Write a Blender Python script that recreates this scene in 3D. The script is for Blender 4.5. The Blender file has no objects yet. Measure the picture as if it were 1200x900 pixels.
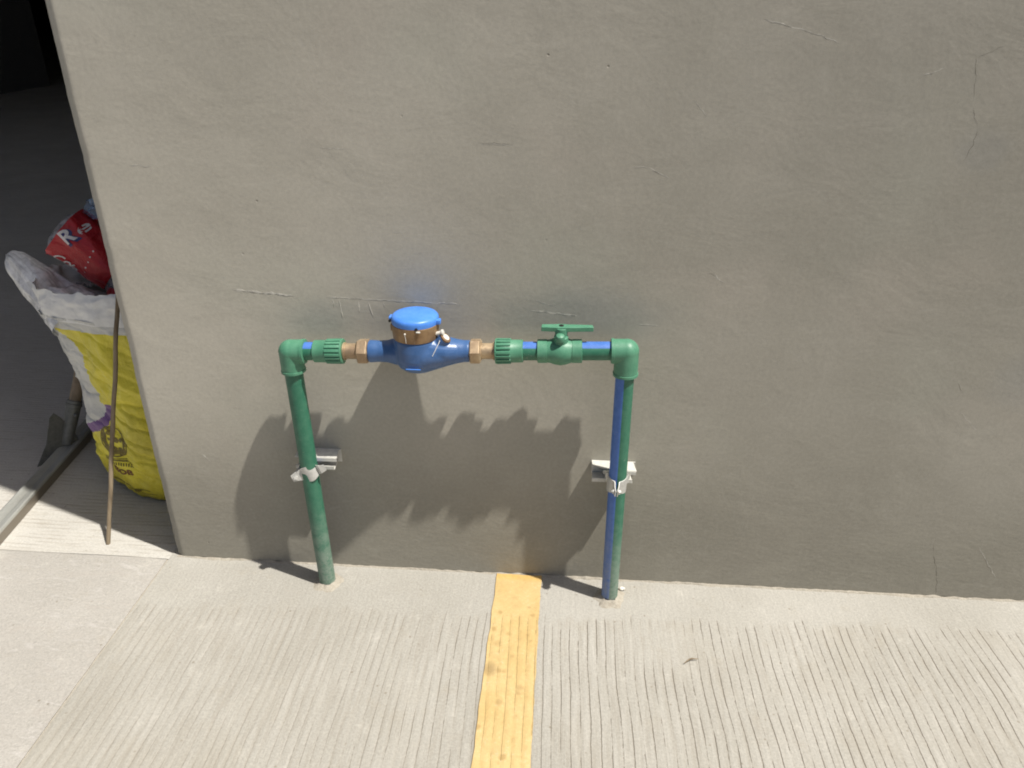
import bpy, bmesh, math, random
from math import sin, cos, pi, radians, sqrt, atan2
from mathutils import Vector, Matrix, noise
from mathutils.bvhtree import BVHTree
random.seed(7)
SC = bpy.context.scene
COL = SC.collection
V = Vector

# ------------------------------------------------------------------ camera
cam_d = bpy.data.cameras.new('camera')
cam = bpy.data.objects.new('camera', cam_d); COL.objects.link(cam)
R_ = V((0.99734, 0.07273, 0.00513)); U_ = V((-0.03746, 0.45083, 0.89182)); F_ = V((-0.06255, 0.88964, -0.45235))
m = Matrix((R_, U_, -F_)).transposed().to_4x4(); m.translation = V((0, -1.272, 1.1))
cam.matrix_world = m
cam_d.sensor_width = 36; cam_d.lens = 36*901/1200
SC.cycles.filter_width = 1.9
cam_d.clip_start = 0.02; cam_d.clip_end = 500
SC.camera = cam

# ------------------------------------------------------------------ light
SUN_TO = V((2.6, -1.0, 5.8)).normalized()          # towards the sun
w = bpy.data.worlds.new('World'); SC.world = w; w.use_nodes = True
wn = w.node_tree.nodes; bg = wn['Background']
sky = wn.new('ShaderNodeTexSky'); sky.sky_type = 'NISHITA'; sky.sun_disc = False; sky.dust_density = 4.0; sky.air_density = .8
sky.sun_elevation = math.asin(SUN_TO.z); sky.sun_rotation = atan2(SUN_TO.x, SUN_TO.y)
w.node_tree.links.new(sky.outputs[0], bg.inputs[0]); bg.inputs[1].default_value = 0.06
sd = bpy.data.lights.new('sun', 'SUN'); sd.energy = 5.0; sd.angle = radians(0.9); sd.color = (1, 0.955, 0.88)
so = bpy.data.objects.new('sun', sd); COL.objects.link(so); so.location = (3, -3, 6)
so.rotation_euler = (-SUN_TO).to_track_quat('-Z', 'Y').to_euler()
SC.view_settings.view_transform = 'Standard'; SC.view_settings.look = 'None'
SC.view_settings.exposure = 0.25; SC.view_settings.gamma = 1

# ------------------------------------------------------------------ node helper
class N:
    def __init__(s, name):
        s.m = bpy.data.materials.new(name); s.m.use_nodes = True
        s.t = s.m.node_tree; s.b = s.t.nodes['Principled BSDF']; s.out = s.t.nodes['Material Output']
        s._p = None
    def set(s, sock, v):
        if isinstance(v, bpy.types.NodeSocket): s.t.links.new(v, sock)
        elif v is not None: sock.default_value = v
    def P(s):
        if not s._p: s._p = s.t.nodes.new('ShaderNodeNewGeometry').outputs['Position']
        return s._p
    def xyz(s, v=None):
        n = s.t.nodes.new('ShaderNodeSeparateXYZ'); s.set(n.inputs[0], v or s.P()); return n.outputs
    def comb(s, x, y, z):
        n = s.t.nodes.new('ShaderNodeCombineXYZ')
        for i, a in enumerate((x, y, z)): s.set(n.inputs[i], a)
        return n.outputs[0]
    def M(s, op, a, b=None, c=None, clamp=False):
        n = s.t.nodes.new('ShaderNodeMath'); n.operation = op; n.use_clamp = clamp
        for i, v in enumerate((a, b, c)):
            if v is not None: s.set(n.inputs[i], v)
        return n.outputs[0]
    def VM(s, op, a, b=None, sc=None):
        n = s.t.nodes.new('ShaderNodeVectorMath'); n.operation = op
        s.set(n.inputs[0], a)
        if b is not None: s.set(n.inputs[1], b)
        if sc is not None: s.set(n.inputs['Scale'], sc)
        return n.outputs['Value'] if op in ('LENGTH', 'DOT_PRODUCT', 'DISTANCE') else n.outputs[0]
    def noise(s, scale, detail=3, rough=.5, vec=None, stretch=None, dist=0):
        v = vec or s.P()
        if stretch: v = s.VM('MULTIPLY', v, stretch)
        n = s.t.nodes.new('ShaderNodeTexNoise'); s.set(n.inputs['Vector'], v)
        n.inputs['Scale'].default_value = scale; n.inputs['Detail'].default_value = detail
        n.inputs['Roughness'].default_value = rough; n.inputs['Distortion'].default_value = dist
        return n.outputs[0]
    def step(s, x, lo, hi, a=0., b=1.):
        n = s.t.nodes.new('ShaderNodeMapRange'); n.interpolation_type = 'SMOOTHSTEP'
        for i, v in enumerate((x, lo, hi, a, b)): s.set(n.inputs[i], v)
        return n.outputs[0]
    def mix(s, f, a, b):
        n = s.t.nodes.new('ShaderNodeMix'); n.data_type = 'RGBA'
        s.set(n.inputs[0], f)
        for i, v in ((6, a), (7, b)):
            s.set(n.inputs[i], v if isinstance(v, bpy.types.NodeSocket) else (*v, 1))
        return n.outputs[2]
    def scale(s, c, f):
        return s.VM('SCALE', c, sc=f)
    def bump(s, h, dist, strength=1., normal=None):
        n = s.t.nodes.new('ShaderNodeBump'); n.inputs['Strength'].default_value = strength
        n.inputs['Distance'].default_value = dist; s.set(n.inputs['Height'], h)
        if normal: s.set(n.inputs['Normal'], normal)
        return n.outputs[0]
    def seg(s, p, a, b, wd, soft=1.6):
        """soft mask of a line from a to b (x,z pairs) on the wall"""
        ax, az = a; bx, bz = b
        dx, dz = bx-ax, bz-az; L2 = dx*dx+dz*dz
        rel = s.VM('SUBTRACT', p, (ax, 0, az))
        t = s.M('DIVIDE', s.VM('DOT_PRODUCT', rel, (dx, 0, dz)), L2, clamp=True)
        q = s.VM('SUBTRACT', rel, s.VM('SCALE', (dx, 0, dz), sc=t))
        return s.step(s.VM('LENGTH', q), wd, wd*soft+.0006, 1, 0)
    def fin(s, color=None, rough=None, normal=None, metal=None, **k):
        if color is not None: s.set(s.b.inputs['Base Color'], color if isinstance(color, bpy.types.NodeSocket) else (*color, 1))
        if rough is not None: s.set(s.b.inputs['Roughness'], rough)
        if metal is not None: s.set(s.b.inputs['Metallic'], metal)
        if normal is not None: s.set(s.b.inputs['Normal'], normal)
        for kk, v in k.items(): s.set(s.b.inputs[kk.replace('_', ' ')], v)
        return s.m

def MX(s, *a):
    r = a[0]
    for b in a[1:]: r = s.M('MAXIMUM', r, b)
    return r

# ------------------------------------------------------------------ materials
def mat_wall():
    s = N('rendered_wall'); p = s.P(); x, y, z = s.xyz()
    pw = s.VM('MULTIPLY', p, (1, 0, 1))
    n1 = s.noise(2.2, 4, .55); n2 = s.noise(12, 5, .62, stretch=(1, 1, 1.5)); n3 = s.noise(150, 3, .6)
    c = s.mix(s.step(n1, .35, .68), (.415, .392, .330), (.472, .446, .380))
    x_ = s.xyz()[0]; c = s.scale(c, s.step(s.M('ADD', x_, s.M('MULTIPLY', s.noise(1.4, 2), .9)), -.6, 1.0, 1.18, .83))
    # pinkish and greenish lime clouds left of the pipes
    c = s.mix(s.M('MULTIPLY', s.step(s.noise(4, 2), .52, .72), .22), c, (.49, .44, .375))
    c = s.mix(s.M('MULTIPLY', s.step(s.noise(3.1, 2, .5, s.VM('ADD', p, (9, 2, 4))), .52, .75), .25), c, (.42, .425, .355))
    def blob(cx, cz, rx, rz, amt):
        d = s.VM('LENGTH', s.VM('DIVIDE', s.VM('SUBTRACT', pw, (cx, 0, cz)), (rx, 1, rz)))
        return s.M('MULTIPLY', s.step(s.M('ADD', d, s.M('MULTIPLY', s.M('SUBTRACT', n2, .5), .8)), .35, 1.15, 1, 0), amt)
    blue = MX(s, blob(-.245, .635, .16, .07, .14), blob(-.38, .575, .15, .045, .34), blob(.03, .595, .20, .06, .38), blob(-.10, .60, .2, .03, .2), blob(.64, .885, .05, .04, .25), blob(.82, .50, .07, .07, .3))  # wall smudges; the one above the meter paints in light off the lid
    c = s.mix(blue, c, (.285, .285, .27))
    # damp, rougher band at the wall foot, darkened further to deepen the pipe shadow
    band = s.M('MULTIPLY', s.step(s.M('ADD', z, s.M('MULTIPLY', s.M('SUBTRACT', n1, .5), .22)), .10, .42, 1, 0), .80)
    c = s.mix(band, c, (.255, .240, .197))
    trow = s.noise(9, 5, .62, stretch=(.8, 1, 1.25), dist=.6)
    c = s.mix(s.M('MULTIPLY', s.step(trow, .5, .72), .22), c, (.38, .36, .30))
    streak = s.noise(34, 4, .6, stretch=(.6, 1, 1.6), dist=.6)
    c = s.mix(s.M('MULTIPLY', s.step(streak, .58, .75), .15), c, (.36, .34, .29))
    c = s.mix(s.M('MULTIPLY', s.step(streak, .42, .28), .10), c, (.54, .52, .46))
    c = s.scale(c, s.step(n3, .2, .8, .93, 1.06))
    # pits in the plaster
    vor = s.t.nodes.new('ShaderNodeTexVoronoi'); vor.inputs['Scale'].default_value = 16; s.set(vor.inputs['Vector'], p)
    pit = s.M('MULTIPLY', s.step(vor.outputs['Distance'], .018, .04, 1, 0), s.step(s.noise(3.3, 1), .52, .6))
    c = s.mix(s.M('MULTIPLY', pit, .45), c, (.09, .08, .06))
    # seam against the floor
    seam = s.step(s.M('ADD', z, s.M('MULTIPLY', s.M('SUBTRACT', s.noise(26, 3), .5), .012)), .0005, .0035, 1, 0)
    c = s.mix(s.M('MULTIPLY', seam, .8), c, (.07, .06, .045))
    h = s.M('ADD', s.M('MULTIPLY', trow, 1.6), s.M('ADD', s.M('MULTIPLY', s.noise(55, 4, .65), .35), s.M('MULTIPLY', n3, .12)))
    h = s.M('SUBTRACT', h, pit)
    arc = s.noise(5, 4, .55, stretch=(1, 1, .8), dist=2.2); h = s.M('ADD', h, s.M('MULTIPLY', arc, 1.2))
    c = s.mix(s.M('MULTIPLY', s.step(s.M('ABSOLUTE', s.M('SUBTRACT', arc, .5)), .0, .02, 1, 0), .05), c, (.56, .54, .48))
    h = s.M('ADD', h, s.M('MULTIPLY', s.M('MULTIPLY', s.noise(90, 4, .7, stretch=(.5, 1, 1.5)), band), 1.0))
    return s.fin(c, s.step(n2, .3, .7, .72, .92), s.bump(h, .0006, 1))

def groove(s, axis='x', space=.0168):
    """brushed grooves in the fresh concrete; returns (mask 0..1)"""
    x, y, z = s.xyz()
    a, b = (x, y) if axis == 'x' else (y, x)
    # bend of the brush strokes and small hand wobble
    wb = s.M('MULTIPLY', s.M('SUBTRACT', s.noise(2.2, 2, .5, stretch=(1, 1., 1)), .5), .036)
    wf = s.M('MULTIPLY', s.M('SUBTRACT', s.noise(11, 2, .5), .5), .0042)
    wg = s.M('MULTIPLY', s.M('SUBTRACT', s.noise(90, 3, .7), .5), .0026)
    u = s.M('DIVIDE', s.M('ADD', s.M('ADD', a, wb), s.M('ADD', wf, wg)), space)
    cell = s.M('FLOOR', u)
    d = s.M('ABSOLUTE', s.M('SUBTRACT', s.M('FRACT', u), .5))
    rnd = s.noise(1, 3, .6, vec=s.comb(s.M('MULTIPLY', cell, 7.31), s.M('MULTIPLY', b, 9), 0))
    return u, d, rnd

def concrete_color(s, a=(.330, .316, .280), b=(.378, .364, .328)):
    n1 = s.noise(3, 4, .6); n2 = s.noise(18, 5, .65); n3 = s.noise(220, 3, .7); n4 = s.noise(700, 2, .6)
    c = s.mix(s.step(n1, .32, .7), a, b)
    c = s.mix(s.M('MULTIPLY', s.step(n2, .55, .75), .35), c, (.33, .30, .245))
    c = s.mix(s.M('MULTIPLY', s.step(n2, .42, .25), .4), c, (.53, .51, .46))
    c = s.scale(c, s.M('MULTIPLY', s.step(n3, .2, .8, .84, 1.12), s.step(n4, .2, .8, .92, 1.06)))
    vor = s.t.nodes.new('ShaderNodeTexVoronoi'); vor.inputs['Scale'].default_value = 38; s.set(vor.inputs['Vector'], s.P())
    sp = s.M('MULTIPLY', s.step(vor.outputs['Distance'], .05, .12, 1, 0), s.step(s.noise(9, 1), .5, .58))
    c = s.mix(s.M('MULTIPLY', sp, .55), c, (.16, .13, .09))
    return c, n1, n2, n3

def driveway_relief(s):
    x, y, z = s.xyz()
    u, d, rnd = groove(s)
    # grooves stop short of the wall (hand-floated margin), ragged start
    edge = s.M('ADD', s.M('MULTIPLY', x, .035), -.118)
    start = s.step(s.M('SUBTRACT', s.M('ADD', y, s.M('MULTIPLY', s.M('SUBTRACT', s.noise(60, 1, .5, stretch=(1, .05, 1)), .5), .06)), edge), -.012, .006, 1, 0)
    area = s.step(s.M('ADD', x, s.M('MULTIPLY', s.M('SUBTRACT', s.noise(3.4, 2), .5), 1.0)), -.55, .3, .30, 1.)
    hollow = s.step(s.VM('LENGTH', s.VM('DIVIDE', s.VM('SUBTRACT', s.P(), (.20, -.17, 0)), (.10, .07, 1))), .5, 1.2, .12, 1)
    area = s.M('MULTIPLY', s.M('MULTIPLY', area, hollow), start)
    pres = s.step(s.M('ADD', rnd, s.M('MULTIPLY', s.M('SUBTRACT', s.noise(90, 3, .75), .5), .5)), .34, .58)
    line = s.M('MULTIPLY', s.step(d, .012, s.M('ADD', .040, s.M('MULTIPLY', pres, .035)), 1, 0), s.M('MULTIPLY', area, pres))
    soft = s.M('MULTIPLY', s.step(d, .02, .42, 1, 0), s.M('MULTIPLY', start, s.step(x, -.7, .4, .9, .5)))
    return line, soft, start

def mat_driveway():
    s = N('driveway_concrete')
    c, n1, n2, n3 = concrete_color(s)
    line, soft, start = driveway_relief(s)
    x, y, z = s.xyz()
    c = s.mix(s.M('MULTIPLY', start, s.M('MULTIPLY', s.step(s.noise(5, 3), .5, .7), .3)), c, (.34, .315, .265))
    br = s.noise(95, 3, .65, stretch=(1, .07, 1)); c = s.mix(s.M('MULTIPLY', s.M('MULTIPLY', start, s.step(br, .45, .7)), .30), c, (.24, .215, .175)); c = s.mix(s.M('MULTIPLY', s.M('MULTIPLY', start, s.step(br, .45, .28)), .25), c, (.50, .48, .44))
    c = s.mix(s.M('MULTIPLY', soft, .10), c, (.27, .235, .18))
    c = s.mix(s.M('MULTIPLY', line, .70), c, (.135, .108, .074))
    h = s.M('SUBTRACT', s.M('MULTIPLY', s.M('ADD', n2, s.M('MULTIPLY', n3, .35)), .9), s.M('ADD', s.M('MULTIPLY', line, 1.2), s.M('ADD', s.M('MULTIPLY', br, 1.1), s.M('MULTIPLY', soft, .32))))
    h = s.M('ADD', h, s.M('MULTIPLY', s.noise(90, 3), .35))
    h = s.M('ADD', h, s.M('MULTIPLY', s.noise(42, 4, .7, stretch=(1.6, .6, 1)), .9))
    return s.fin(c, .88, s.bump(h, .0010, 1))

def mat_yellow():
    s = N('yellow_road_paint'); p = s.P()
    line, soft, start = driveway_relief(s); x, y, z = s.xyz()
    n1 = s.noise(12, 4, .6); n3 = s.noise(200, 3, .7)
    c = s.mix(s.step(n1, .3, .7), (.50, .355, .150), (.56, .42, .20))
    c = s.mix(s.M('MULTIPLY', s.step(y, -.028, -.010), .45), c, (.58, .34, .06))
    vor = s.t.nodes.new('ShaderNodeTexVoronoi'); vor.inputs['Scale'].default_value = 42; s.set(vor.inputs['Vector'], s.VM('ADD', p, s.VM('SCALE', s.comb(n1, n1, 0), sc=.03)))
    spots = s.M('MULTIPLY', s.step(vor.outputs['Distance'], .14, .34, 1, 0), s.step(s.noise(24, 1, .5, s.VM('ADD', p, (3, 3, 0))), .50, .60))
    c = s.mix(s.M('MULTIPLY', spots, .6), c, (.34, .22, .08))
    st = s.step(s.VM('LENGTH', s.VM('DIVIDE', s.VM('SUBTRACT', p, (-.108, -.262, 0)), (.018, .022, 1))), .2, 1.1, .55, 0)
    c = s.mix(st, c, (.22, .15, .07))
    for ex, ey, er, ea in ((-.045, -.10, .006, .5), (-.088, -.125, .004, .6), (-.06, -.075, .0035, .6), (-.10, -.20, .010, .4), (-.052, -.30, .008, .45), (-.085, -.335, .009, .45), (-.07, -.23, .006, .4), (-.037, -.19, .005, .5)):
        c = s.mix(s.step(s.VM('LENGTH', s.VM('SUBTRACT', s.VM('ADD', p, s.VM('SCALE', s.comb(n3, n1, 0), sc=.006)), (ex+.003, ey+.003, 0))), er*.4, er*1.2, ea, 0), c, (.30, .19, .07))
    c = s.mix(s.M('MULTIPLY', s.step(s.M('ADD', n3, s.M('MULTIPLY', n1, .4)), .82, .92), .6), c, (.42, .38, .30))
    c = s.mix(s.M('MULTIPLY', line, .38), c, (.24, .16, .07))
    c = s.mix(s.M('MULTIPLY', soft, .12), c, (.35, .22, .05)); c = s.mix(s.M('MULTIPLY', s.step(s.noise(34, 4, .6), .5, .7), .35), c, (.42, .29, .13))
    c = s.scale(c, s.step(n3, .2, .8, .90, 1.08))
    h = s.M('SUBTRACT', s.M('MULTIPLY', n3, .3), s.M('ADD', s.M('MULTIPLY', line, 1.), s.M('MULTIPLY', soft, .6)))
    return s.fin(c, .7, s.bump(h, .0012, 1))

def mat_apron():
    s = N('smooth_concrete'); x, y, z = s.xyz()
    c, n1, n2, n3 = concrete_color(s, (.365, .348, .318), (.415, .398, .368))
    tr = s.noise(24, 4, .65, stretch=(.5, 1.6, 1), dist=1.2)
    c = s.mix(s.M('MULTIPLY', s.step(tr, .52, .7), .35), c, (.33, .30, .27))
    c = s.mix(s.M('MULTIPLY', s.step(tr, .45, .3), .35), c, (.56, .54, .52))
    h = s.M('ADD', s.M('MULTIPLY', tr, .9), s.M('ADD', n3, s.noise(80, 3)))
    return s.fin(c, s.step(tr, .3, .7, .35, .8), s.bump(h, .0011, 1))

def mat_garage_floor():
    s = N('brushed_concrete'); x, y, z = s.xyz()
    c, n1, n2, n3 = concrete_color(s, (.455, .438, .40), (.51, .495, .455))
    u, d, rnd = groove(s, 'y', .0125)
    fine = s.noise(60, 4, .65, stretch=(.16, 1.6, 1))
    line = s.M('MULTIPLY', s.step(d, .06, .25, 1, 0), s.step(rnd, .42, .62))
    c = s.mix(s.M('MULTIPLY', s.step(fine, .5, .72), .38), c, (.33, .30, .25))
    c = s.mix(s.M('MULTIPLY', line, .28), c, (.25, .21, .16))
    h = s.M('SUBTRACT', s.M('MULTIPLY', n3, .5), s.M('ADD', line, s.M('MULTIPLY', fine, 1.4)))
    return s.fin(c, .88, s.bump(h, .0007, 1))

def mat_dirt():
    s = N('mortar'); n = s.noise(120, 4, .7)
    return s.fin(s.mix(n, (.20, .17, .13), (.50, .47, .40)), .95, s.bump(n, .002))

def mat_ground():
    s = N('unseen_dark_ground'); n = s.noise(6, 5, .6)  # unseen ground kept dark to cut light bounced onto the wall
    return s.fin(s.mix(n, (.045, .045, .045), (.07, .068, .065)), .9, s.bump(s.noise(90, 4), .002))

def mat_flat(name, col, rough=.8, nz=40, amt=.15, metal=0., bumpd=.0005):
    s = N(name); n = s.noise(nz, 4, .6)
    return s.fin(s.scale(s.mix(0., col, col), s.step(n, .25, .75, 1-amt, 1+amt)), rough, s.bump(n, bumpd), metal)

def mat_pipe(name, col, dust=True, rough=.36):
    s = N(name); x, y, z = s.xyz(); n = s.noise(55, 5, .65); n2 = s.noise(240, 3, .7); ns = s.noise(30, 3, .6, stretch=(1, 1, .22))
    c = s.mix(0., col, col)
    c = s.scale(c, s.step(n, .3, .7, .92, 1.08))
    # cement splashes and dust getting thicker towards the floor
    low = s.step(z, .0, .25, .55, 0)
    f = s.M('ADD', s.M('MULTIPLY', low, s.step(s.M('ADD', n, s.M('MULTIPLY', n2, .5)), .45, .92)), s.M('MULTIPLY', s.step(s.M('ADD', n2, s.M('MULTIPLY', ns, .5)), .93, 1.0), .5), clamp=True)
    f = s.M('ADD', f, s.M('MULTIPLY', low, .12), clamp=True)
    f = s.M('MAXIMUM', f, s.M('MULTIPLY', s.step(z, .002, .016, .8, 0), 1.))
    if dust: c = s.mix(f, c, (.33, .34, .30))
    c = s.mix(s.step(n, .3, .8, .0, .06), c, (.45, .43, .38))  # thin pale haze mixed into the colour in patches
    r = s.M('ADD', rough, s.M('MULTIPLY', f, .45))
    return s.fin(c, r, s.bump(s.M('ADD', n2, n), .00022))

def mat_brass(name='brass', col=(.56, .44, .285), rough=.42):
    s = N(name); n = s.noise(90, 4, .7); n2 = s.noise(24, 3, .6)
    c = s.mix(s.step(n2, .35, .7), col, (col[0]*.62, col[1]*.56, col[2]*.55))
    c = s.mix(s.M('MULTIPLY', s.step(n, .6, .75), .5), c, (.55, .48, .38))
    return s.fin(c, s.step(n, .3, .7, rough-.08, rough+.2), s.bump(n, .0003), .5)

def mat_galv(name='galvanised_steel', col=(.60, .60, .57), metal=.35, rough=.5):
    s = N(name); n = s.noise(70, 4, .7); n2 = s.noise(300, 2, .6)
    c = s.mix(s.step(n, .3, .75), col, tuple(v*.78 for v in col))
    c = s.mix(s.M('MULTIPLY', s.step(n2, .62, .75), .4), c, (.30, .27, .22))
    return s.fin(c, s.step(n, .3, .7, rough-.1, rough+.15), s.bump(n, .0004), metal)

def mat_channel():
    s = N('zinc_channel'); x, y, z = s.xyz(); n = s.noise(16, 5, .65, stretch=(1, .25, 1)); n2 = s.noise(140, 3, .7)
    c = s.mix(s.step(n, .35, .7), (.52, .53, .50), (.36, .36, .33))
    c = s.mix(s.M('MULTIPLY', s.step(n2, .58, .72), .5), c, (.62, .60, .55))
    c = s.mix(s.M('MULTIPLY', s.step(z, .021, .024, 1, 0), .85), c, (.20, .165, .125))
    return s.fin(c, .42, s.bump(n2, .0004), .45)

def mat_wood(name, a, b, sc=60):
    s = N(name); n = s.noise(sc, 5, .65, stretch=(1, 1, .08)); n2 = s.noise(25, 3)
    c = s.mix(s.step(n, .3, .7), a, b); c = s.scale(c, s.step(n2, .3, .7, .8, 1.15))
    return s.fin(c, .8, s.bump(n, .0008))

def mat_film(name, col, alpha, rough=.18):
    s = N(name); n = s.noise(26, 5, .6, dist=.8); n2 = s.noise(90, 3)
    al = s.step(s.M('ADD', n, s.M('MULTIPLY', n2, .25)), .38, .85, alpha*.55, min(1, alpha*1.5))
    s.b.inputs['Transmission Weight'].default_value = 0
    return s.fin(col, rough, s.bump(s.M('ADD', n, s.M('MULTIPLY', n2, .2)), .0025), Alpha=al, Specular_IOR_Level=.6)

def mat_sack(name, col, rough=.42, dirt=.25):
    s = N(name); x, y, z = s.xyz(); n = s.noise(13, 5, .6, dist=.5); n2 = s.noise(260, 2, .6); n3 = s.noise(5, 3)
    c = s.mix(0., col, col); c = s.scale(c, s.step(n, .25, .75, .86, 1.1))
    c = s.mix(s.M('MULTIPLY', s.step(n3, .5, .7), dirt), c, (.30, .25, .10))
    c = s.mix(s.M('MULTIPLY', s.step(s.M('ADD', z, s.M('MULTIPLY', s.M('SUBTRACT', n, .5), .15)), .02, .12, 1, 0), .45), c, (.34, .25, .03))
    h = s.M('ADD', s.M('MULTIPLY', n, 5), s.M('ADD', s.M('MULTIPLY', s.noise(40, 4, .6, dist=1.5), 1.3), s.M('MULTIPLY', n2, .12)))
    return s.fin(c, rough, s.bump(h, .0022))

M_ = dict(
    wall=mat_wall(), drive=mat_driveway(), yellow=mat_yellow(), apron=mat_apron(), gfloor=mat_garage_floor(), mortar=mat_dirt(), ground=mat_ground(),
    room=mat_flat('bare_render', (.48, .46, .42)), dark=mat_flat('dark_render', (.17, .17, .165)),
    green=mat_pipe('green_plastic', (.026, .150, .090), rough=.48), fit=mat_pipe('green_fitting', (.075, .245, .150), False, .45), stripe=mat_pipe('blue_stripe', (.055, .165, .52), rough=.48),
    body=mat_pipe('blue_enamel', (.045, .118, .29), False, .33), lid=mat_pipe('blue_plastic', (.065, .240, .74), False, .38),
    brass=mat_brass(), bronze=mat_brass('bronze_ring', (.34, .225, .12), .5), galv=mat_galv(), strut=mat_galv('painted_channel', (.66, .65, .60), .1, .6),
    chan=mat_channel(), wood=mat_wood('weathered_wood', (.19, .14, .085), (.30, .24, .16)), shaft=mat_wood('shovel_shaft', (.20, .15, .10), (.30, .235, .165)),
    ridge=mat_flat('lime_ridge', (.53, .51, .45), .85, 200, .12), crackm=mat_flat('crack_shadowed_dirt', (.10, .088, .068), .95, 200, .3),
    lobe=mat_film('crinkled_film', (.93, .93, .92), .80, .22),
    iron=mat_galv('dull_iron', (.22, .22, .20), .5, .6), black=mat_flat('black_plastic', (.012, .012, .012), .5), white=mat_flat('white_plastic', (.7, .68, .62), .45),
    yel=mat_sack('yellow_sacking', (.78, .68, .05)), wht=mat_sack('white_sacking', (.64, .64, .60), .45, .08), pur=mat_sack('purple_print', (.20, .105, .27), .45, .05),
    print=mat_flat('brown_print', (.17, .13, .02), .6, 120, .35), print2=mat_flat('maroon_print', (.20, .085, .03), .6, 120, .3),
    film=mat_film('clear_film', (.80, .82, .82), .42), milky=mat_film('milky_film', (.86, .86, .83), 1.6, .4), bluef=mat_film('blue_film', (.30, .45, .68), .38),
    pet=mat_film('clear_bottle_plastic', (.62, .60, .62), .38, .12), red=mat_sack('red_label', (.46, .018, .026), .35, .0), pwhite=mat_flat('white_print', (.72, .70, .70), .5, 90, .1), pblue=mat_flat('dark_blue_print', (.03, .04, .16), .5),
)

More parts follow.
